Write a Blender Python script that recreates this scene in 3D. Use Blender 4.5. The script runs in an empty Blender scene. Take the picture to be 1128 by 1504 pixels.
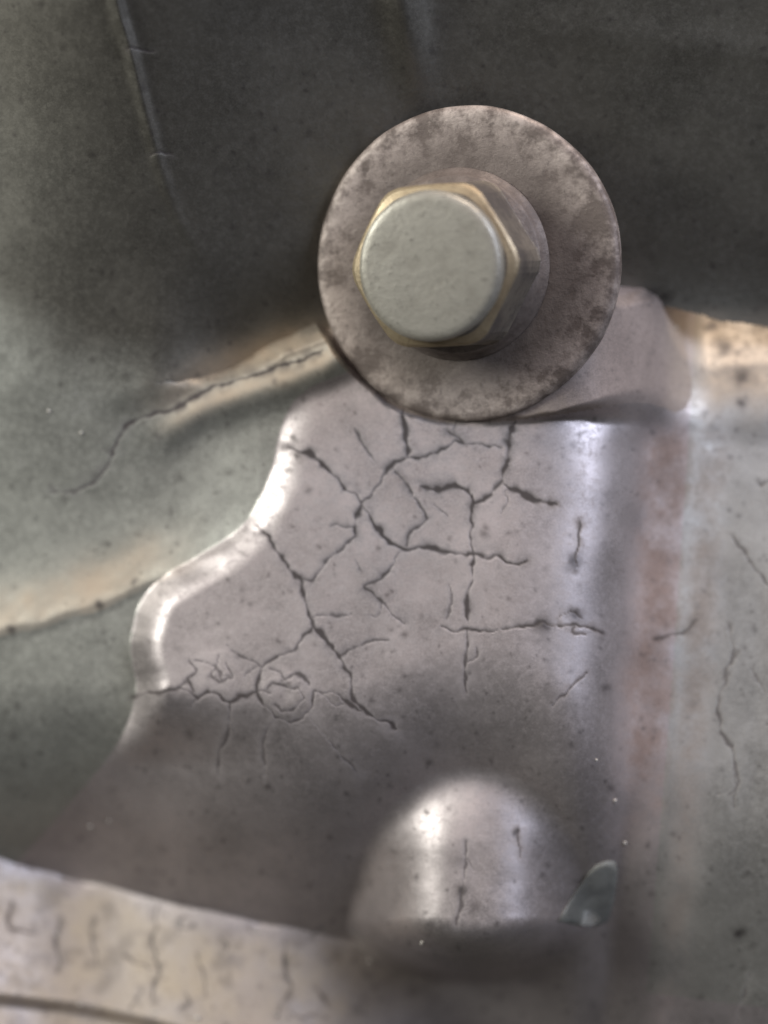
import bpy, bmesh, math
import numpy as np
from mathutils import Vector, Matrix

# ------------------------------------------------------------------ scale / camera
U = 1.0 / 15000.0            # one photo pixel in metres on the z = 0 plane (15 px = 1 mm)
D = 0.14                     # camera height over the z = 0 plane
CX, CY = 564.0, 752.0
scene = bpy.context.scene
C = scene.collection

cam_data = bpy.data.cameras.new('camera')
cam = bpy.data.objects.new('camera', cam_data)
C.objects.link(cam)
cam.location = (0, 0, D)
cam_data.sensor_fit = 'VERTICAL'
cam_data.sensor_height = 24.0
cam_data.lens = 12.0 / ((1504 / 2) * U / D)
cam_data.clip_start = 0.002
cam_data.clip_end = 10.0
cam_data.dof.use_dof = True
cam_data.dof.focus_distance = D - 0.0048
cam_data.dof.aperture_fstop = 5.0
scene.camera = cam

world = bpy.data.worlds.new('World')
scene.world = world
world.use_nodes = True
bg = world.node_tree.nodes['Background']
bg.inputs[0].default_value = (1.0, 0.98, 0.92, 1)
bg.inputs[1].default_value = 0.088


def area(name, loc, target, size, power, color, size_y=None):
    l = bpy.data.lights.new(name, 'AREA')
    l.energy = power
    l.color = color
    l.size = size
    if size_y:
        l.shape = 'RECTANGLE'
        l.size_y = size_y
    o = bpy.data.objects.new(name, l)
    C.objects.link(o)
    o.location = loc
    d = Vector(target) - Vector(loc)
    o.rotation_euler = d.to_track_quat('-Z', 'Y').to_euler()
    return o


area('overhead_lamp', (-0.11, 0.27, 0.36), (0, 0, 0), 0.24, 0.50, (1.0, 0.90, 0.89), 0.42)
area('side_lamp', (0.29, 0.19, 0.27), (0, 0, 0), 0.18, 1.4, (0.72, 0.80, 1.0))
area('far_side_lamp', (-0.38, 0.14, 0.165), (0, 0, 0), 0.15, 1.75, (0.98, 1.0, 0.94))
area('warm_lamp', (0.12, 0.42, 0.15), (0, 0, 0), 0.14, 1.3, (1.0, 0.84, 0.70))

vs = scene.view_settings
vs.view_transform = 'Standard'
vs.look = 'None'
vs.exposure = 0.0
vs.gamma = 1.0
vs.use_curve_mapping = False

# ------------------------------------------------------------------ numeric helpers
rng = np.random.default_rng(7)


def P(px, py, h=0.0):
    """photo pixel + height (px) -> world point"""
    s = (D - h * U) / D
    return ((px - CX) * U * s, (CY - py) * U * s, h * U)


def ss(a, b, x):
    t = np.clip((x - a) / (b - a), 0, 1)
    return t * t * (3 - 2 * t)


def smax(a, b, k):
    h = np.clip(0.5 + 0.5 * (a - b) / k, 0, 1)
    return b + (a - b) * h + k * h * (1 - h)


def smin(a, b, k):
    return -smax(-a, -b, k)


def sinterp(x, xp, fp, w=70):
    return sum(np.interp(x + o, xp, fp) for o in np.linspace(-w, w, 9)) / 9


STEP = 2.0
MX = 170
xs = np.arange(-MX, 1128 + MX + 0.1, STEP)
ys = np.arange(-MX, 1504 + MX + 0.1, STEP)
GX, GY = np.meshgrid(xs, ys)
NX, NY = len(xs), len(ys)


def vnoise(X, Y, scale, seed):
    """smooth value noise in [-1,1] sampled at X,Y"""
    r = np.random.default_rng(seed)
    g = r.uniform(-1, 1, (256, 256))
    u = X / scale + 40.3
    v = Y / scale + 40.7
    iu = np.floor(u).astype(int)
    iv = np.floor(v).astype(int)
    fu = u - iu
    fv = v - iv
    fu = fu * fu * (3 - 2 * fu)
    fv = fv * fv * (3 - 2 * fv)
    a = g[iv % 256, iu % 256]
    b = g[iv % 256, (iu + 1) % 256]
    c = g[(iv + 1) % 256, iu % 256]
    d = g[(iv + 1) % 256, (iu + 1) % 256]
    return (a * (1 - fu) + b * fu) * (1 - fv) + (c * (1 - fu) + d * fu) * fv


def fbm(X, Y, scale, seed, octs=4, gain=0.5):
    t = 0
    amp = 1.0
    n = 0
    for o in range(octs):
        t = t + amp * vnoise(X, Y, scale / (2 ** o), seed + o * 17)
        n += amp
        amp *= gain
    return t / n


def polydist(X, Y, pts):
    """distance to a polyline and the parameter (0..1 along it)"""
    best = np.full(X.shape, 1e9)
    par = np.zeros(X.shape)
    seg = [math.dist(pts[i], pts[i + 1]) for i in range(len(pts) - 1)]
    tot = sum(seg)
    acc = 0
    for i in range(len(pts) - 1):
        ax, ay = pts[i]
        bx, by = pts[i + 1]
        dx, dy = bx - ax, by - ay
        L2 = dx * dx + dy * dy + 1e-9
        t = np.clip(((X - ax) * dx + (Y - ay) * dy) / L2, 0, 1)
        d = np.hypot(X - ax - t * dx, Y - ay - t * dy)
        m = d < best
        best = np.where(m, d, best)
        par = np.where(m, (acc + t * seg[i]) / tot, par)
        acc += seg[i]
    return best, par


def inside(X, Y, pts):
    r = np.zeros(X.shape, bool)
    n = len(pts)
    for i in range(n):
        x0, y0 = pts[i]
        x1, y1 = pts[(i + 1) % n]
        c = ((y0 > Y) != (y1 > Y))
        xi = (x1 - x0) * (Y - y0) / ((y1 - y0) if y1 != y0 else 1e-9) + x0
        r ^= c & (X < xi)
    return r


def sdist(X, Y, pts):
    """signed distance to a closed polygon, positive inside"""
    d, _ = polydist(X, Y, pts + [pts[0]])
    return np.where(inside(X, Y, pts), d, -d)


def smooth_line(pts, it=2):
    for _ in range(it):
        q = [pts[0]]
        for i in range(len(pts) - 1):
            a, b = pts[i], pts[i + 1]
            q.append((a[0] * .75 + b[0] * .25, a[1] * .75 + b[1] * .25))
            q.append((a[0] * .25 + b[0] * .75, a[1] * .25 + b[1] * .75))
        q.append(pts[-1])
        pts = q
    return pts


# ------------------------------------------------------------------ outlines (photo pixels)
LEFT_EDGE = smooth_line([(640, 500), (560, 545), (520, 566), (455, 590), (432, 630), (421, 690), (400, 745),
                         (372, 790), (310, 830), (240, 868), (216, 910), (212, 965), (224, 1005), (212, 1060),
                         (185, 1115), (130, 1180), (70, 1250), (10, 1310), (-60, 1400)])
LINE_A = [(560, 462), (477, 512), (417, 537), (357, 554), (298, 574), (268, 592), (243, 607), (209, 614), (189, 622)]
LINE_B = [(-200, 985), (0, 924), (60, 912), (109, 897), (149, 885), (194, 862), (248, 842), (330, 812), (380, 780)]
TOP_EDGE = [(-200, 330), (0, 455), (110, 525), (190, 556), (260, 552), (340, 532), (420, 500), (475, 478), (560, 420),
            (700, 395), (860, 415), (920, 428), (980, 425), (1060, 440), (1128, 448), (1320, 470)]
TAB = smooth_line([(470, 470), (505, 532), (540, 562), (578, 598), (640, 616), (700, 620), (770, 614), (830, 606), (885, 597),
                   (930, 588), (965, 592), (1000, 608), (1018, 575), (1006, 520), (1003, 480), (1014, 455), (1000, 436), (955, 422), (900, 440), (860, 400),
                   (700, 360), (560, 380)], 1)


def top_edge_y(X):
    e = np.array(TOP_EDGE, float)
    return np.interp(X, e[:, 0], e[:, 1])


def valley_y(X):
    return np.interp(X, [-200, 0, 60, 300, 600, 900, 1128, 1320], [1215, 1258, 1280, 1336, 1396, 1450, 1478, 1500])


# bolt seat plane: axis leans to the left and slightly down
TILT = math.radians(18.5)
TILT_Y = math.radians(10)
SEAT = (683.0, 391.0, 30.0)


def seat_plane(X, Y):
    return SEAT[2] + math.tan(TILT) * (X - SEAT[0]) * 0.98 - math.tan(TILT_Y) * (SEAT[1] - Y) * -1.0


CRACKS = [  # (width px, points)
    (5, [(423, 656), (452, 663), (476, 687), (509, 716), (533, 735)]),
    (6, [(533, 735), (524, 761), (519, 785)]),
    (4, [(519, 785), (483, 823), (457, 852), (445, 854)]),
    (6, [(533, 738), (548, 771), (571, 795), (591, 805), (619, 804), (653, 813), (686, 816), (725, 818), (749, 826), (777, 826)]),
    (6, [(533, 735), (557, 713), (567, 694), (581, 680), (600, 675), (624, 670), (653, 663), (667, 653), (686, 651), (710, 649), (737, 658)]),
    (4, [(686, 651), (670, 646), (658, 637)]),
    (5, [(593, 603), (595, 637), (598, 672)]),
    (8, [(756, 617), (746, 651), (739, 680), (735, 706)]),
    (7, [(735, 706), (725, 725), (710, 737), (696, 740)]),
    (6, [(735, 708), (758, 718), (787, 732), (820, 742)]),
    (6, [(694, 728), (694, 771), (692, 818), (689, 866), (686, 914)]),
    (4, [(686, 914), (684, 957), (681, 991), (681, 1015)]),
    (6, [(694, 736), (686, 720), (667, 714), (648, 720), (615, 718)]),
    (4, [(581, 694), (600, 720), (615, 742), (629, 763), (610, 778), (595, 799)]),
    (4.5, [(588, 806), (569, 833), (557, 852), (538, 866), (567, 890), (595, 919)]),
    (6.5, [(372, 770), (399, 799), (423, 830), (445, 859), (454, 885), (461, 917), (481, 943), (500, 967), (516, 996), (519, 1024), (543, 1046), (571, 1063), (586, 1074)]),
    (5, [(461, 917), (428, 952), (394, 972), (382, 986), (379, 1008), (383, 1034), (404, 1053), (426, 1060), (448, 1054), (459, 1034), (458, 1014)]),
    (4.5, [(497, 962), (524, 948), (548, 940), (571, 943)]),
    (3, [(461, 902), (490, 907), (514, 900)]),
    (4.5, [(648, 921), (686, 924), (725, 928), (763, 921), (796, 918), (830, 917), (859, 918), (883, 929)]),
    (4, [(863, 986), (844, 1005), (823, 1024), (813, 1039)]),
    (3, [(524, 629), (538, 651), (550, 677)]),
    (6, [(197, 1024), (234, 1017), (282, 1016), (293, 1026), (306, 1016), (324, 1021), (338, 1029), (351, 1021), (378, 1019)]),
    (4.5, [(285, 1013), (277, 1000), (290, 987), (282, 968)]),
    (4, [(319, 965), (311, 992), (324, 1000), (338, 989), (330, 975)]),
    (4, [(335, 950), (350, 966), (367, 971), (380, 984)]),
    (3, [(290, 1026), (286, 1042)]),
    (4, [(338, 1029), (335, 1072), (322, 1104), (319, 1141)]),
    (3, [(394, 1066), (388, 1098), (386, 1146)]),
    (3.5, [(458, 1056), (479, 1082), (500, 1109), (527, 1136)]),
    (5, [(460, 1013), (484, 1013), (511, 1029), (532, 1045)]),
    (4, [(396, 1016), (404, 1006), (422, 1012), (438, 1016), (446, 1028), (436, 1042), (416, 1046), (402, 1036)]),
    (4, [(414, 1000), (430, 990), (446, 996), (452, 1008)]),
    (4, [(229, 1332), (223, 1385), (234, 1417), (226, 1470)]),
    (3, [(285, 1401), (295, 1433), (303, 1460)]),
    (3, [(141, 1354), (139, 1380), (141, 1417)]),
    (3, [(88, 1348), (80, 1380), (84, 1402), (82, 1428)]),
    (3, [(16, 1322), (11, 1364), (48, 1370)]),
    (2.5, [(420, 1385), (423, 1439), (420, 1465), (407, 1497)]),
    (3, [(468, 1449), (479, 1465), (484, 1480)]),
    (3, [(1077, 790), (1096, 812), (1111, 835), (1126, 853), (1160, 880)]),
    (3, [(1074, 917), (1076, 961), (1066, 998), (1057, 1020), (1057, 1040), (1062, 1073), (1081, 1100), (1081, 1186)]),
    (3, [(1100, 1429), (1091, 1461), (1083, 1499), (1080, 1540)]),
    (3, [(763, 1218), (766, 1240), (765, 1262)]),
    (3.5, [(684, 1235), (680, 1290), (671, 1337), (668, 1364)]),
    (4, [(850, 768), (848, 800), (845, 830)]),
    (3, [(825, 905), (842, 895), (858, 905)]),
    (5, LINE_A[1:] + [(171, 649), (159, 679), (146, 703)]),
    (4, [(146, 703), (114, 721), (74, 728)]),
    (3, [(536, 560), (556, 580), (573, 598)]),
    (2.5, [(1023, 910), (1000, 932), (960, 936)]),
    (3, [(188, 74), (200, 68), (224, 72)]),
    (2.5, [(222, 228), (236, 226), (250, 232)]),
    (3, [(660, 860), (664, 885), (655, 905)]),
    (2.5, [(520, 820), (530, 840)]),
    (2.5, [(640, 745), (660, 760)]),
]

# fine side branches growing out of the main cracks
rb = np.random.default_rng(23)
for w, pts in list(CRACKS):
    if w < 3.5 or pts[0][1] < 560:
        continue
    for q in range(int(rb.integers(0, 3))):
        k = int(rb.integers(0, len(pts) - 1))
        f = rb.uniform(0, 1)
        x = pts[k][0] + f * (pts[k + 1][0] - pts[k][0])
        y = pts[k][1] + f * (pts[k + 1][1] - pts[k][1])
        a = math.atan2(pts[k + 1][1] - pts[k][1], pts[k + 1][0] - pts[k][0]) + rb.choice([-1, 1]) * rb.uniform(0.7, 1.5)
        br = [(x, y)]
        for st in range(int(rb.integers(2, 6))):
            a += rb.normal(0, 0.5)
            L = rb.uniform(7, 16)
            x += L * math.cos(a)
            y += L * math.sin(a)
            br.append((x, y))
        CRACKS.append((rb.uniform(1.6, 2.8), br))
for q in range(12, 34):                                  # loose hairlines on the lower ledge and the right flange
    x, y = (rb.uniform(-20, 560), rb.uniform(1350, 1500)) if q < 20 else (rb.uniform(1050, 1180), rb.uniform(640, 1180))
    a = rb.normal(1.57, 0.5)
    br = [(x, y)]
    for st in range(int(rb.integers(2, 5))):
        a += rb.normal(0, 0.6)
        x += 12 * math.cos(a)
        y += 12 * math.sin(a)
        br.append((x, y))
    CRACKS.append((rb.uniform(1.4, 2.6), br))

# ------------------------------------------------------------------ main height field
X, Y = GX, GY
warp = 4 * vnoise(X, Y, 45, 3) + 3.5 * vnoise(X, Y, 16, 4) + 1.5 * vnoise(X, Y, 7, 8)
Xw, Yw = X + warp, Y + 4 * vnoise(X, Y, 45, 5) + 3.5 * vnoise(X, Y, 16, 6) + 1.5 * vnoise(X, Y, 7, 9)

# -- raised plate: leans to the left, curls down at the right edge
Xc = 880 - 0.5 * (np.sqrt((880 - X) ** 2 + 60 ** 2) + (880 - X))
Xc = np.minimum(Xc, X)
plate = 0.13 * (Xc - 600) + 0.10 * (np.clip(Y, 300, None) - 800)
plate = plate + 1.6 * fbm(X, Y, 160, 11, 3)
# -- left channel
dB, _ = polydist(X, Y, LINE_B)
lb = np.array(LINE_B, float)
sB = np.interp(X, lb[:, 0], lb[:, 1]) - Y + 5 * fbm(X, Y, 36, 22, 3)           # + above the line
la = np.array(LINE_A[::-1], float)
sA = Y - np.interp(X, la[:, 0], la[:, 1])           # + below line A
chan = -75 + 0.17 * (X - 300) - 0.03 * (Y - 720)
chan = chan + 0.24 * np.exp(-np.clip(sB, 0, None) / 60) * 60 * (sB > 0) + 0.24 * 60 * (sB <= 0)
chan = chan - 3 * ss(8, -22, sB) * ss(400, 200, X)
chan = chan + 15 * np.exp(-((sA - 24) / 30) ** 2) * ss(180, 300, X) * ss(700, 560, X)
chan = chan + 16 * ss(0, -50, sA) * ss(700, 560, Y + 0.0 * X) * ss(120, 240, X)
chan = chan + 1.5 * fbm(X, Y, 120, 21, 3)
# -- right side: rounded crest, steep fall, narrow shelf, groove, flat flange
drift = np.interp(Y, [300, 600, 800, 1000, 1200, 1400, 1700], [30, 15, 0, -12, -30, -45, -70])
drift = sum(np.interp(Y + o, [300, 600, 800, 1000, 1200, 1400, 1700], [30, 15, 0, -12, -30, -45, -70]) for o in np.linspace(-120, 120, 9)) / 9
kx = np.array([-400, 765, 820, 862, 893, 918, 942, 1000, 1026, 1042, 1062, 1130, 1400], float)
kz = np.array([0, 0, -6, -18, -37, -66, -100, -104, -107, -109, -110, -104, -60], float)
fxs = np.arange(-400, 1401, 1.0)
fz = np.interp(fxs, kx, kz)
kern = [np.exp(-(np.arange(-40, 41) / w_) ** 2) for w_ in (22.0, 13.0)]
fa, fb = [np.convolve(np.pad(fz, 40, mode='edge'), k_ / k_.sum(), mode='valid') for k_ in kern]
fz = fa + (fb - fa) * ss(905, 935, fxs)
fz_top = np.convolve(np.pad(np.interp(fxs, [-400, 800, 1000, 1400], [0, 0, -95, -60]), 40, mode='edge'), kern[0] / kern[0].sum(), mode='valid')
Xr = X - drift + 2.5 * vnoise(X, Y, 70, 32)
rprof = np.interp(Xr, fxs, fz)
rprof = rprof + (np.interp(Xr, fxs, fz_top) - rprof) * ss(660, 560, Y)
sp = np.sqrt((618 - Y) ** 2 + 30 ** 2) * 0.5 + (618 - Y) * 0.5
rside = plate + rprof - 0.55 * sp * ss(940, 1010, X) + 1.2 * fbm(X, Y, 150, 31, 3)

edge_poly = LEFT_EDGE + [(-60, 1800), (2400, 1800), (2400, 420), (700, 420)]
dL = sdist(X, Y, edge_poly)
tL = np.clip((dL + 2.0 * vnoise(X, Y, 26, 41) + 22) / 52, 0, 1)
tL = 1.14 * tL * tL / (tL + 0.14)
stepL = 1 - (1 - tL) ** 2.1
stepL = stepL * (1 - 0.97 * ss(1010, 1130, Y) * np.exp(-(np.clip(dL, 0, None) / 170) ** 2))
H = chan + (plate - chan) * stepL
H = H + (rside - H) * ss(560, 740, X)
gx = 1035 + drift

# -- fall to the lower valley, then the lower ledge
ystart = sinterp(X, [-200, 150, 330, 520, 690, 820, 900, 980, 1060, 1320],
                   [1000, 1000, 1030, 1010, 925, 970, 1070, 1110, 1130, 1140])
yv = valley_y(X) + 3 * vnoise(X, Y, 40, 51)
t = Y - ystart
drop = np.where(t < 0, 0, np.where(t < 220, t * t / 440.0, t - 110.0))
slope_d = sinterp(X, [-200, 0, 120, 300, 700, 900, 1100, 1320], [0.55, 0.8, 1.05, 1.15, 0.95, 0.58, 0.40, 0.36])
Hd = H - slope_d * drop
vy = valley_y(xs)
rowv = np.clip((vy + MX) / STEP, 0, NY - 2)
r0 = np.floor(rowv).astype(int)
fr = rowv - r0
cols = np.arange(NX)
hv = Hd[r0, cols] * (1 - fr) + Hd[r0 + 1, cols] * fr
hv = np.convolve(np.pad(hv, 50, mode='edge'), np.hanning(103)[1:-1] / np.hanning(103).sum(), mode='valid')
sl = sinterp(xs, [-200, 470, 660, 1320], [0.34, 0.32, -0.55, -0.55], 90)
dyv = Y - valley_y(X) + 4 * vnoise(X, Y, 40, 51) + 2 * vnoise(X, Y, 12, 52)
ledge = hv[None, :] + sl[None, :] * (Y - valley_y(X)) + 0.3 * fbm(X, Y, 90, 61, 3)
# second lip at the bottom left
y2 = np.interp(X, [-200, 0, 110, 230, 330, 500, 1320], [1440, 1462, 1475, 1500, 1530, 1580, 1700])
ledge = ledge - 18 * ss(-4, 16, Y - y2)
H = Hd + (ledge - Hd) * ss(-7, 7, dyv) * ss(780, 560, X)

# -- boss: round-headed lug with a flat front, its flanks flowing into the slope
cyl = np.clip(Y, 1252, 1346)
ddx = (X - 697) / 1.04
ddy = np.where(Y > 1346, 2.0, 1.0) * (Y - cyl)
dd = np.sqrt(np.hypot(ddx, ddy) ** 2 + 4.0)
qh = dd / 118.0
lug = 2 + 0.10 * (X - 697) + 0.17 * (Y - 1250) - 100 * qh ** 3.4 / (1 + 0.25 * qh ** 1.4) + 1.2 * fbm(X, Y, 60, 66, 3)
H = smax(H, lug - 6, 105)

# -- bolting tab
dT = sdist(X, Y, TAB)
tw = 1 + 3.5 * ss(800, 960, X)
tabm = ss(-9 * tw, 5 * tw, dT + 1.5 * vnoise(X, Y, 20, 71))
tab = seat_plane(X, Y) + 2.6 * fbm(X, Y, 44, 72, 4)
tab = tab - 30 * ss(560, 470, X)
tab = tab + (H + 9 - tab) * ss(800, 985, X)
tab = tab + 9 * ss(0.0, 0.5, fbm(X, Y, 22, 75, 3)) * np.exp(-((Y - 436) / 16) ** 2) * ss(890, 930, X)
H = H + (tab - H) * tabm

# -- drop off behind the upper rim
te = top_edge_y(X) + 5 * vnoise(X, Y, 40, 81) + 1.5 * vnoise(X, Y, 12, 82)
H_nodrop = H
H = H - 150 * ss(26, -44, Y - te)
H_main = H

# -- upper sheet: leans over towards the viewer as it goes up
CREASE = smooth_line([(140, -200), (168, 0), (192, 75), (207, 140), (226, 212), (247, 285), (276, 352), (330, 410), (420, 480), (560, 560)])
te_s = sum(top_edge_y(X + o) for o in np.linspace(-140, 140, 15)) / 15
up = -92 + 0.42 * (te_s - Y)
dCr, pCr = polydist(X, Y, CREASE)
cr = np.array(CREASE, float)
order = np.argsort(cr[:, 1])
xc = np.interp(Y, cr[order, 1], cr[order, 0])
lft = xc - X                                      # + left of the crease
up = up - 0.15 * (np.sqrt(lft ** 2 + 15 ** 2) + lft) * 0.5 * ss(600, 120, Y)
up = up + 9 * np.exp(-(dCr / 9) ** 2) * ss(0.72, 0.2, pCr)
RIB = [(570, -200), (590, 0), (615, 130), (640, 200)]
dRb, pRb = polydist(X, Y, RIB)
up = up + 20 * np.exp(-(dRb / 26) ** 2) * ss(1.0, 0.45, pRb)
up = up + 2.5 * np.exp(-((Y - 40 - 0.12 * (X - 800)) / 30) ** 2) * ss(740, 840, X)
up = up + 2.0 * fbm(X, Y, 170, 91, 3)
wl = ss(360, 215, X)
up = up + 45 * ss(480, 20, X)
Hb = smax(H_nodrop, up, 90)
H_main = H_main + (Hb - H_main) * wl
H_up = up + (Hb - up) * wl

# ------------------------------------------------------------------ cracks, stains, relief
crack = np.zeros_like(X)
for w, pts in CRACKS:
    pa = np.array(pts, float)
    m = 40
    sx = slice(max(0, int((pa[:, 0].min() - m + MX) / STEP)), min(NX, int((pa[:, 0].max() + m + MX) / STEP) + 1))
    sy = slice(max(0, int((pa[:, 1].min() - m + MX) / STEP)), min(NY, int((pa[:, 1].max() + m + MX) / STEP) + 1))
    x, y = Xw[sy, sx], Yw[sy, sx]
    d, p = polydist(x, y, pts)
    k1 = vnoise(x, y, 20, int(w * 10) + len(pts))
    k2 = vnoise(x, y, 7, 15)
    ww = 0.68 * w * (0.70 + 0.42 * k1 + 0.25 * k2) * (0.5 + 0.5 * np.clip(np.minimum(p, 1 - p) * 5, 0, 1))
    core = np.exp(-(d / np.maximum(ww, 1.0)) ** 2) * np.clip(0.95 + 0.3 * k2 + 0.2 * k1, 0.55, 1)
    halo = 0.55 * np.exp(-(d / (w * 1.5 + 3.0)) ** 2) * np.clip(0.4 + 0.9 * vnoise(x, y, 11, 5) + 0.5 * k1, 0, 1)
    c = core + halo
    crack[sy, sx] = np.maximum(crack[sy, sx], np.clip(c, 0, 1) * min(1.0, 0.6 + w / 12.0))
# a web of hairline crazing, patchy
f1 = np.abs(fbm(Xw, Yw, 90, 101, 3))
hair = np.exp(-(f1 / 0.011) ** 2) * ss(0.1, 0.5, fbm(X, Y, 120, 105, 2))
crack = np.maximum(crack, 0.30 * hair * (Y > te))

lip = 1.0 * ss(0.02, 0.2, crack) * (1 - ss(0.2, 0.5, crack))
fine = 0.25 * fbm(X, Y, 40, 111, 3)
rn = np.hypot(Xw - 420, Yw - 1022)
H_main = H_main + 1.3 * np.exp(-((rn - 20) / 15) ** 2) + 0.8 * np.exp(-(np.hypot(Xw - 318, Yw - 985) / 30) ** 4)
H_main = H_main - 0.8 * ss(0.1, 1.0, crack) + fine
H_up = H_up + fine * wl + (-1.0 * ss(0.1, 1.0, crack))

# pits / grime specks
r = np.random.default_rng(99)
specks = np.zeros_like(X)
for i in range(3000):
    px, py = r.uniform(-MX, 1128 + MX), r.uniform(-MX, 1504 + MX)
    rad = 1.6 + r.exponential(1.2)
    rad = min(rad, 9)
    x0 = int((px + MX) / STEP)
    y0 = int((py + MX) / STEP)
    k = int(rad * 2.5 / STEP) + 1
    sy = slice(max(0, y0 - k), min(NY, y0 + k + 1))
    sx = slice(max(0, x0 - k), min(NX, x0 + k + 1))
    d = np.hypot(Xw[sy, sx] - px, Yw[sy, sx] - py)
    specks[sy, sx] = np.maximum(specks[sy, sx], r.uniform(0.15, 0.6) * np.exp(-(d / rad) ** 2))
for px, py, rad in [(843, 824, 14), (797, 920, 13), (1092, 555, 16), (1060, 510, 12), (1090, 590, 8), (1045, 480, 8), (676, 1311, 8),
                    (630, 1190, 6), (760, 1222, 6), (849, 900, 12), (426, 690, 6), (430, 640, 7), (435, 668, 7), (195, 858, 6), (146, 887, 7),
                    (955, 432, 16), (975, 436, 12), (1085, 1370, 9), (15, 923, 7), (860, 330, 9)]:
    d = np.hypot(Xw + 3 * vnoise(X, Y, 8, 7) - px, Yw - py)
    specks = np.maximum(specks, 0.85 * np.exp(-(d / rad) ** 2))

# ochre staining that follows the ridges and the ledge
och = 0.9 * np.exp(-((sB - 26) / 42) ** 2) * (sB > -10) * ss(330, 180, X) * ss(-300, -100, X)
och = np.maximum(och, 0.95 * np.exp(-((sA - 16) / 18) ** 2) * ss(200, 300, X) * ss(520, 470, X))
och = np.maximum(och, 0.8 * np.exp(-((sA + 26) / 30) ** 2) * ss(170, 300, X) * ss(540, 480, X))
och = np.maximum(och, 0.8 * ss(-6, 40, Y - valley_y(X) + 22 * fbm(X, Y, 60, 125, 3)) * ss(700, 420, X + 60 * vnoise(X, Y, 80, 126)))
och = np.maximum(och, 0.6 * ss(640, 570, Y + 25 * fbm(X, Y, 40, 143, 3)) * ss(440, 480, Y) * ss(965, 1000, X))
och = np.clip(och * (0.85 + 0.6 * fbm(X, Y, 46, 121, 5, 0.62)), 0, 1)
blot = ss(0.12, 0.5, fbm(X, Y, 34, 151, 5, 0.65)) * ss(-10, 30, Y - valley_y(X)) * ss(760, 520, X)
specks = np.maximum(specks, 0.3 * blot)

shade_stain_w = ss(80, -60, (Y - te_s) + 25 * fbm(X, Y, 50, 131, 3))     # shade painted into the colour of the upper sheet
shade_stain_w = shade_stain_w * (1 - 0.12 * ss(220, -60, X + 40 * fbm(X, Y, 120, 133, 3)) * ss(60, 260, Y))  # painted shade thins out towards the left side

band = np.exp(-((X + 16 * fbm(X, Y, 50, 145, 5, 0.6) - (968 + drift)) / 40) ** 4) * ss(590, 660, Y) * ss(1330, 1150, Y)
band = np.maximum(band, 0.7 * np.exp(-((X - (1035 + drift)) / 30) ** 2) * ss(590, 660, Y))  # second, weaker darker strip along the groove
shade_stain_w = np.maximum(shade_stain_w, band * np.clip(0.7 + 0.9 * fbm(X, Y, 50, 141, 6, 0.7), 0, 1))

# ------------------------------------------------------------------ materials
def nmat(name):
    m = bpy.data.materials.new(name)
    m.use_nodes = True
    nt = m.node_tree
    b = nt.nodes['Principled BSDF']
    return m, nt, b


def node(nt, typ, **kw):
    n = nt.nodes.new(typ)
    for k, v in kw.items():
        setattr(n, k, v)
    return n


def mix(nt, fac, a, b, mode='MIX'):
    n = node(nt, 'ShaderNodeMix', data_type='RGBA', blend_type=mode)
    for sock, val in ((0, fac), (6, a), (7, b)):
        if hasattr(val, 'links'):
            nt.links.new(val, n.inputs[sock])
        elif isinstance(val, (int, float)):
            n.inputs[sock].default_value = val
        else:
            n.inputs[sock].default_value = (*val, 1)
    return n.outputs[2]


def noise_fac(nt, scale, detail, lo, hi, coord, rough=0.6):
    t = node(nt, 'ShaderNodeTexNoise')
    t.inputs['Scale'].default_value = scale
    t.inputs['Detail'].default_value = detail
    t.inputs['Roughness'].default_value = rough
    nt.links.new(coord, t.inputs['Vector'])
    r_ = node(nt, 'ShaderNodeMapRange')
    r_.inputs[1].default_value = lo
    r_.inputs[2].default_value = hi
    nt.links.new(t.outputs[0], r_.inputs[0])
    return r_.outputs[0], t.outputs[0]


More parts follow.
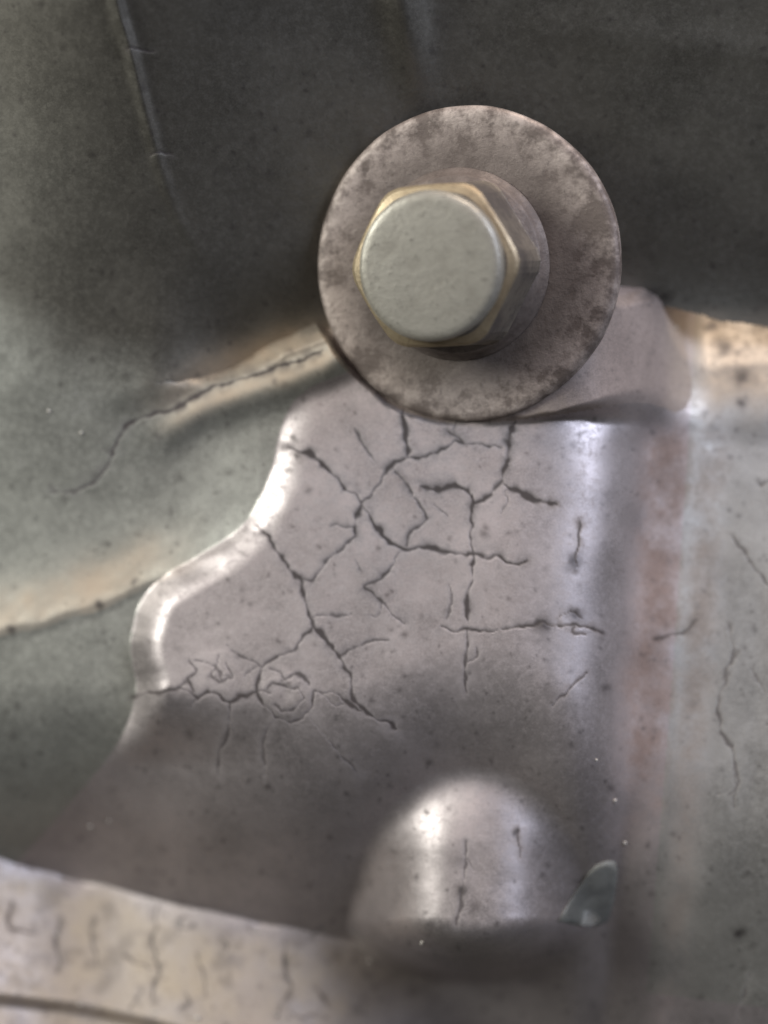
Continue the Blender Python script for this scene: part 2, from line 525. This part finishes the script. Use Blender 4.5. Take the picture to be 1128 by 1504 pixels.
def coated(name, col, metallic=0.84, rough=0.50, grime=(0.05, 0.04, 0.038), ochre=(0.42, 0.34, 0.255), mott=0.5, bump=0.09, shade_stain=None, rusty=False):
    m, nt, b = nmat(name)
    co = node(nt, 'ShaderNodeTexCoord').outputs['Object']
    at = node(nt, 'ShaderNodeAttribute', attribute_name='wear_shade')
    sep = node(nt, 'ShaderNodeSeparateColor')
    nt.links.new(at.outputs['Color'], sep.inputs[0])
    f1_, _ = noise_fac(nt, 160, 6, 0.38, 0.66, co)
    f2_, raw2 = noise_fac(nt, 1500, 4, 0.45, 0.70, co, 0.7)
    f3_, raw3 = noise_fac(nt, 5200, 2, 0.35, 0.75, co, 0.8)
    dark = tuple(c * 0.72 for c in col)
    base = mix(nt, f1_, dark, tuple(c * 1.10 for c in col))
    mm = node(nt, 'ShaderNodeMath', operation='MULTIPLY')
    nt.links.new(f2_, mm.inputs[0])
    mm.inputs[1].default_value = mott
    base = mix(nt, mm.outputs[0], base, tuple(c * 0.62 for c in col))
    m3 = node(nt, 'ShaderNodeMath', operation='MULTIPLY')
    nt.links.new(f3_, m3.inputs[0])
    m3.inputs[1].default_value = 0.7
    base = mix(nt, m3.outputs[0], base, tuple(c * 1.25 for c in col))
    if shade_stain:
        base = mix(nt, at.outputs['Alpha'], base, shade_stain, 'MULTIPLY')  # painted shade on the upper sheet, stains on plate and flange
    base = mix(nt, sep.outputs[1], base, ochre)
    base = mix(nt, sep.outputs[2], base, (0.06, 0.052, 0.05))
    base = mix(nt, sep.outputs[0], base, grime)
    nt.links.new(base, b.inputs['Base Color'])
    # grime is dull and not metallic
    inv = node(nt, 'ShaderNodeMapRange')
    nt.links.new(sep.outputs[0], inv.inputs[0])
    inv.inputs[3].default_value = metallic
    inv.inputs[4].default_value = 0.0
    du = node(nt, 'ShaderNodeMapRange')
    nt.links.new(sep.outputs[1], du.inputs[0])
    du.inputs[3].default_value = 1.0
    du.inputs[4].default_value = 0.2
    dmu = node(nt, 'ShaderNodeMath', operation='MULTIPLY')
    nt.links.new(inv.outputs[0], dmu.inputs[0])
    nt.links.new(du.outputs[0], dmu.inputs[1])
    met = dmu.outputs[0]
    if rusty:
        dm = node(nt, 'ShaderNodeMapRange')
        nt.links.new(at.outputs['Alpha'], dm.inputs[0])
        dm.inputs[3].default_value = 1.0
        dm.inputs[4].default_value = 0.15
        mu = node(nt, 'ShaderNodeMath', operation='MULTIPLY')
        nt.links.new(met, mu.inputs[0])
        nt.links.new(dm.outputs[0], mu.inputs[1])
        met = mu.outputs[0]
    nt.links.new(met, b.inputs['Metallic'])
    rr = node(nt, 'ShaderNodeMapRange')
    nt.links.new(f2_, rr.inputs[0])
    rr.inputs[3].default_value = rough - 0.05
    rr.inputs[4].default_value = rough + 0.12
    ra = node(nt, 'ShaderNodeMath', operation='MULTIPLY_ADD')
    nt.links.new(sep.outputs[0], ra.inputs[0])
    ra.inputs[1].default_value = 0.35
    nt.links.new(rr.outputs[0], ra.inputs[2])
    ro = ra.outputs[0]
    if rusty:
        rd = node(nt, 'ShaderNodeMath', operation='MULTIPLY_ADD')
        nt.links.new(at.outputs['Alpha'], rd.inputs[0])
        rd.inputs[1].default_value = 0.3
        nt.links.new(ro, rd.inputs[2])
        ro = rd.outputs[0]
    nt.links.new(ro, b.inputs['Roughness'])
    bp = node(nt, 'ShaderNodeBump')
    bp.inputs['Strength'].default_value = bump
    bp.inputs['Distance'].default_value = 0.00012
    nt.links.new(raw2, bp.inputs['Height'])
    bp2 = node(nt, 'ShaderNodeBump')
    bp2.inputs['Strength'].default_value = bump * 0.8
    bp2.inputs['Distance'].default_value = 0.00004
    nt.links.new(raw3, bp2.inputs['Height'])
    nt.links.new(bp.outputs[0], bp2.inputs['Normal'])
    nt.links.new(bp2.outputs[0], b.inputs['Normal'])
    return m


M_PLATE = coated('plate_coating', (0.44, 0.395, 0.39), shade_stain=(0.60, 0.505, 0.45), rusty=True)
M_CHAN = coated('channel_coating', (0.372, 0.370, 0.338), mott=0.35, shade_stain=(0.43, 0.405, 0.385))  # last tone is the painted shade of the upper sheet
M_FLANGE = coated('flange_coating', (0.40, 0.385, 0.36), shade_stain=(0.60, 0.505, 0.45), rusty=True)
M_LEDGE = M_PLATE
M_TAB = coated('tab_coating', (0.30, 0.245, 0.22), metallic=0.1, rough=0.6, mott=0.9)
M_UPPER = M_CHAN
M_DOME = M_PLATE

# ------------------------------------------------------------------ panel meshes
def grid_points(Hh):
    s = (D - Hh * U) / D
    return np.stack([(X - CX) * U * s, (CY - Y) * U * s, Hh * U], -1)


def grid_normals(p):
    du = np.gradient(p, axis=1)
    dv = np.gradient(p, axis=0)
    n = np.cross(dv, du)
    n /= np.linalg.norm(n, axis=-1, keepdims=True) + 1e-20
    return n


IDX = np.arange(NX * NY).reshape(NY, NX)
FQ = np.stack([IDX[:-1, :-1], IDX[1:, :-1], IDX[1:, 1:], IDX[:-1, 1:]], -1)


def mesh_from(name, p, nrm, facemask, material, parent):
    q = FQ[facemask]
    used, inv = np.unique(q.ravel(), return_inverse=True)
    v = p.reshape(-1, 3)[used]
    me = bpy.data.meshes.new(name)
    nf = len(q)
    me.vertices.add(len(v))
    me.vertices.foreach_set('co', v.ravel())
    me.loops.add(nf * 4)
    me.loops.foreach_set('vertex_index', inv.astype(np.int32))
    me.polygons.add(nf)
    me.polygons.foreach_set('loop_start', np.arange(0, nf * 4, 4, dtype=np.int32))
    me.polygons.foreach_set('loop_total', np.full(nf, 4, np.int32))
    me.update(calc_edges=True)
    me.polygons.foreach_set('use_smooth', np.ones(nf, bool))
    a = me.color_attributes.new('wear_shade', 'FLOAT_COLOR', 'POINT')
    w = np.stack([crack, och, specks, shade_stain_w], -1).reshape(-1, 4)[used]
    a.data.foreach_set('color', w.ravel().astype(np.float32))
    me.normals_split_custom_set_from_vertices(nrm.reshape(-1, 3)[used].tolist())
    me.materials.append(material)
    o = bpy.data.objects.new(name, me)
    C.objects.link(o)
    o.parent = parent
    return o


def empty(name, loc=(0, 0, 0)):
    o = bpy.data.objects.new(name, None)
    o.empty_display_size = 0.01
    C.objects.link(o)
    o.location = loc
    return o


def tag(o, label, cat, group=None, kind=None):
    o['label'] = label
    o['category'] = cat
    if group:
        o['group'] = group
    if kind:
        o['kind'] = kind
    return o


def fc(a):
    return 0.25 * (a[:-1, :-1] + a[1:, :-1] + a[1:, 1:] + a[:-1, 1:])


Pm = grid_points(H_main)
Nm = grid_normals(Pm)
fx, fy = fc(X), fc(Y)
f_te = fc(te)
f_wl = fc(wl)
keep = fy > f_te - 40 * (1 - f_wl)
f_tab = fc(dT) > -2
f_dome = (fc(dd) < 122) & ~f_tab
f_ledge = (fy > fc(valley_y(X)) + 2) & ~f_dome
f_left = (fc(dL) < -21) & ~f_ledge & ~f_tab & (fx < 700)
f_right = (fx > fc(1000 + drift)) & ~f_ledge & ~f_tab
f_plate = ~(f_tab | f_dome | f_ledge | f_left | f_right)

panel = empty('stamped_panel')
tag(panel, 'embossed grey metal panel with cracked coating, raised plate and round boss', 'metal panel')
for nm, mk, mt in (('raised_plate', f_plate, M_PLATE), ('side_channel', f_left, M_CHAN), ('flange', f_right, M_FLANGE),
                   ('lower_ledge', f_ledge, M_LEDGE), ('bolting_tab', f_tab, M_TAB), ('dome_boss', f_dome, M_DOME)):
    mesh_from(nm, Pm, Nm, mk & keep, mt, panel)

Pu = grid_points(H_up)
Nu = grid_normals(Pu)
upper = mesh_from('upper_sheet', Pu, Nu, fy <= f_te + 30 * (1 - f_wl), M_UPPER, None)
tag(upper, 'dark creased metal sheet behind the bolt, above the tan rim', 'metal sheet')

# ------------------------------------------------------------------ bolt and washer
seat_rot = Matrix.Rotation(-TILT, 4, 'Y') @ Matrix.Rotation(TILT_Y, 4, 'X')


def seat_matrix(lift):
    base = Vector(P(*SEAT))
    n = seat_rot @ Vector((0, 0, 1))
    return Matrix.Translation(base + n * lift * U) @ seat_rot


def lathe(profile, seg=96, wob=0.0, seed=0):
    """profile: list of (radius px, z px); closed at the ends when radius is 0"""
    bm = bmesh.new()
    r_ = np.random.default_rng(seed)
    ph = r_.uniform(0, 6.28, 6)
    rings = []
    for (rad, z) in profile:
        if rad == 0:
            rings.append([bm.verts.new((0, 0, z * U))])
            continue
        ring = []
        for i in range(seg):
            a = 2 * math.pi * i / seg
            rr = rad * (1 + wob * (math.sin(2 * a + ph[0]) + 0.6 * math.sin(3 * a + ph[1]) + 0.4 * math.sin(7 * a + ph[2]) + .25 * math.sin(17 * a + ph[3])))
            ring.append(bm.verts.new((rr * U * math.cos(a), rr * U * math.sin(a), z * U)))
        rings.append(ring)
    for a, b in zip(rings[:-1], rings[1:]):
        if len(a) == 1 and len(b) == 1:
            continue
        for i in range(seg):
            j = (i + 1) % seg
            if len(a) == 1:
                bm.faces.new((a[0], b[j], b[i]))
            elif len(b) == 1:
                bm.faces.new((a[i], a[j], b[0]))
            else:
                bm.faces.new((a[i], a[j], b[j], b[i]))
    bmesh.ops.recalc_face_normals(bm, faces=bm.faces)
    return bm


def link(name, bm, material, parent=None, smooth=True):
    me = bpy.data.meshes.new(name)
    bm.to_mesh(me)
    bm.free()
    for p_ in me.polygons:
        p_.use_smooth = smooth
    me.materials.append(material)
    o = bpy.data.objects.new(name, me)
    C.objects.link(o)
    if parent:
        o.parent = parent
    return o


def worn_metal(name, col, col2, metallic, rough, scale=350, lo=0.42, hi=0.60, bump=0.4, pits=0.6, ring=None):
    m, nt, b = nmat(name)
    co = node(nt, 'ShaderNodeTexCoord').outputs['Object']
    f1_, raw1 = noise_fac(nt, scale, 7, lo, hi, co, 0.68)
    f2_, raw2 = noise_fac(nt, 1700, 5, 0.56, 0.74, co, 0.7)
    base = mix(nt, f1_, col, col2)
    if ring:
        # darker tone around the bolt head, ragged outline
        ln = node(nt, 'ShaderNodeVectorMath', operation='LENGTH')
        nt.links.new(co, ln.inputs[0])
        ad = node(nt, 'ShaderNodeMath', operation='MULTIPLY_ADD')
        nt.links.new(raw1, ad.inputs[0])
        ad.inputs[1].default_value = -110 * U
        nt.links.new(ln.outputs['Value'], ad.inputs[2])
        mr = node(nt, 'ShaderNodeMapRange')
        nt.links.new(ad.outputs[0], mr.inputs[0])
        mr.inputs[1].default_value = (ring - 75) * U
        mr.inputs[2].default_value = (ring - 25) * U
        mr.inputs[3].default_value = 0.8
        mr.inputs[4].default_value = 0.0
        base = mix(nt, mr.outputs[0], base, tuple(c * 0.75 for c in col))
    mm = node(nt, 'ShaderNodeMath', operation='MULTIPLY')
    nt.links.new(f2_, mm.inputs[0])
    mm.inputs[1].default_value = pits
    base = mix(nt, mm.outputs[0], base, tuple(c * 0.4 for c in col))
    nt.links.new(base, b.inputs['Base Color'])
    b.inputs['Metallic'].default_value = metallic
    rr = node(nt, 'ShaderNodeMapRange')
    nt.links.new(f1_, rr.inputs[0])
    rr.inputs[3].default_value = rough + 0.1
    rr.inputs[4].default_value = rough
    nt.links.new(rr.outputs[0], b.inputs['Roughness'])
    bp = node(nt, 'ShaderNodeBump')
    bp.inputs['Strength'].default_value = bump
    bp.inputs['Distance'].default_value = 0.00015
    nt.links.new(raw2, bp.inputs['Height'])
    bp2 = node(nt, 'ShaderNodeBump')
    bp2.inputs['Strength'].default_value = bump
    bp2.inputs['Distance'].default_value = 0.0003
    nt.links.new(raw1, bp2.inputs['Height'])
    nt.links.new(bp.outputs[0], bp2.inputs['Normal'])
    nt.links.new(bp2.outputs[0], b.inputs['Normal'])
    return m


M_WASHER = worn_metal('corroded_washer_steel', (0.145, 0.115, 0.10), (0.44, 0.37, 0.33), 0.3, 0.5, ring=172)
M_HEX = worn_metal('dull_hex_steel', (0.15, 0.13, 0.115), (0.30, 0.26, 0.21), 0.6, 0.42, scale=260)
M_ZINC = worn_metal('yellow_zinc_edge', (0.29, 0.225, 0.145), (0.38, 0.305, 0.20), 0.6, 0.45, scale=300, bump=0.2)
M_CAP = worn_metal('grey_zinc_cap', (0.24, 0.222, 0.188), (0.36, 0.338, 0.29), 0.45, 0.42, scale=420, lo=0.30, hi=0.52, bump=0.2, pits=0.75)

WR = 225
washer = link('washer', lathe([(80, 0), (WR - 3, 0), (WR, 3), (WR, 16), (WR - 2, 20), (WR - 7, 22.5), (WR - 14, 23), (200, 22.4), (170, 22), (140, 22), (84, 22), (80, 19), (80, 0)], 160, 0.004, 3), M_WASHER)
washer.matrix_world = seat_matrix(-10)
tag(washer, 'round mottled corroded washer beneath the hex bolt head', 'washer')

bolt = empty('hex_bolt')
bolt.matrix_world = seat_matrix(13) @ Matrix.Translation((-9 * U, 2 * U, 0))
tag(bolt, 'hex head bolt with grey round cap and worn yellowish edges', 'bolt')


def hex_prism(rad, z0, z1, chamf_r, z2, seg=96):
    """hexagonal prism z0..z1 whose top is cut by a cone down to a circle chamf_r at z2"""
    bm = bmesh.new()
    rings = []

    def hexr(a, rr):
        a = (a + math.pi / 6) % (math.pi / 3) - math.pi / 6   # angle from a vertex
        k = math.pi / 6 - abs(a)
        h_ = rr * math.cos(math.pi / 6) / math.cos(k)
        lim = rr * math.cos(math.pi / 6) + 10
        return h_ if h_ < lim else lim + (h_ - lim) * 0.25
    ap = rad * math.cos(math.pi / 6)
    for z, mode in ((z0, 'h'), (z0 + 4, 'h'), (z1, 'c0'), (z1 + 3, 'c1'), (z2, 'c2'), (z2, 'in')):
        ring = []
        for i in range(seg):
            a = 2 * math.pi * i / seg
            h = hexr(a, rad)
            zz = z
            if mode == 'h':
                rr = h + (2 if z == z0 else 0)
            elif mode == 'c0':
                rr = h - 4 - 0.2 * (h - ap)
                zz = z - (h - ap) * 0.25
            elif mode == 'c1':
                rr = h - 7 - 0.35 * (h - ap)
                zz = z - (h - ap) * 0.18
            elif mode == 'c2':
                rr = h - 14 - 0.6 * (h - ap)
            else:
                rr = chamf_r - 12
            ring.append(bm.verts.new((rr * U * math.cos(a), rr * U * math.sin(a), zz * U)))
        rings.append(ring)
    for k, (a, b) in enumerate(zip(rings[:-1], rings[1:])):
        for i in range(seg):
            j = (i + 1) % seg
            f = bm.faces.new((a[i], a[j], b[j], b[i]))
            f.material_index = 1 if k in (2, 3) else 0
    bm.faces.new(rings[0][::-1])
    bm.faces.new(rings[-1])
    bmesh.ops.recalc_face_normals(bm, faces=bm.faces)
    return bm


flange_part = link('flange_skirt', lathe([(0, 0), (137, 0), (136.5, 1), (134, 3), (131, 6), (128, 11), (124, 19), (0, 19)], 96, 0.003, 5), M_WASHER, bolt)
hexo = link('hex_head', hex_prism(131, 18, 118, 112, 123), M_HEX, bolt, smooth=False)
hexo.data.materials.append(M_ZINC)
cap = link('round_cap', lathe([(0, 116), (99, 116), (100.5, 120), (101, 134), (100, 139), (97.5, 142.5), (93, 144.4), (86, 145), (40, 145.4), (0, 145.4)], 96, 0.003, 9), M_CAP, bolt)

# ------------------------------------------------------------------ film chip and grit
def h_at(px, py):
    u, v = (px + MX) / STEP, (py + MX) / STEP
    j, i = int(u), int(v)
    a, c = u - j, v - i
    return float((H_main[i, j] * (1 - a) + H_main[i, j + 1] * a) * (1 - c) + (H_main[i + 1, j] * (1 - a) + H_main[i + 1, j + 1] * a) * c)


M_FILM = worn_metal('pale_film', (0.13, 0.13, 0.118), (0.20, 0.20, 0.18), 0.1, 0.5, scale=500, bump=0.3)
CHIP = smooth_line([(819, 1353), (843, 1310), (870, 1273), (892, 1263), (908, 1266), (905, 1305), (897, 1343), (889, 1359), (854, 1361), (819, 1353)], 1)[:-1]
bm = bmesh.new()
cxp, cyp = 872, 1315
base = Vector(P(cxp, cyp, h_at(cxp, cyp)))
n = len(CHIP)


def chip_ring(lift, k):
    return [bm.verts.new(Vector(P(cxp + (x - cxp) * k, cyp + (y - cyp) * k, h_at(cxp + (x - cxp) * k, cyp + (y - cyp) * k) + lift)) - base) for (x, y) in CHIP]


rings = [chip_ring(-1.0, 1.0), chip_ring(2.2, 0.99), chip_ring(2.6, 0.8), chip_ring(2.6, 0.55), chip_ring(2.6, 0.25)]
for a, c_ in zip(rings[:-1], rings[1:]):
    for i in range(n):
        j = (i + 1) % n
        bm.faces.new((a[i], a[j], c_[j], c_[i]))
bm.faces.new(rings[-1])
bm.faces.new(rings[0][::-1])
bmesh.ops.recalc_face_normals(bm, faces=bm.faces)
chip = link('film_chip', bm, M_FILM)
chip.location = base
tag(chip, 'small pale angular film chip stuck beside the round boss', 'film chip')

m, nt, b = nmat('pale_grit')
b.inputs['Base Color'].default_value = (0.5, 0.47, 0.42, 1)
b.inputs['Roughness'].default_value = 0.3
M_GRIT = m
grit = None
r = np.random.default_rng(4)
for (px, py, rad, where) in [(876, 1116, 3, 'slope'), (903, 1176, 4.5, 'slope'), (918, 1238, 4, 'slope'), (261, 1356, 3, 'ledge'), (378, 1369, 3.5, 'ledge'),
                             (543, 1411, 3, 'ledge'), (228, 1487, 3.5, 'ledge'), (82, 1372, 3.5, 'ledge'), (133, 1214, 3, 'slope'), (160, 1206, 2.5, 'slope'),
                             (117, 1476, 3, 'ledge'), (407, 1489, 3, 'ledge'), (72, 604, 4, 'channel'), (119, 636, 3, 'channel'), (993, 481, 4, 'tab'),
                             (290, 1495, 5, 'ledge'), (370, 1366, 2.5, 'ledge'), (620, 1384, 5, 'slope')]:
    if grit is None:
        bm = bmesh.new()
        bmesh.ops.create_icosphere(bm, subdivisions=2, radius=U)
        for v in bm.verts:
            v.co *= 1 + r.uniform(-0.25, 0.25)
            v.co.z *= 0.7
        grit = link('grit_grain', bm, M_GRIT)
        g = grit
    else:
        g = grit.copy()
        C.objects.link(g)
    rad *= 0.75
    g.scale = (rad, rad * r.uniform(0.6, 1), rad)
    g.rotation_euler = (0, 0, r.uniform(0, 6.28))
    g.location = P(px, py, h_at(px, py) + rad * 0.35)
    lab = {'slope': 'tiny pale grit grain on the dark slope around the boss', 'ledge': 'tiny pale grit grain on the tan lower ledge',
           'channel': 'tiny pale grit grain on the green-grey side channel', 'tab': 'tiny pale grit grain on the tab corner by the orange patch'}[where]
    tag(g, lab, 'grit', 'grit grains on the ' + where)
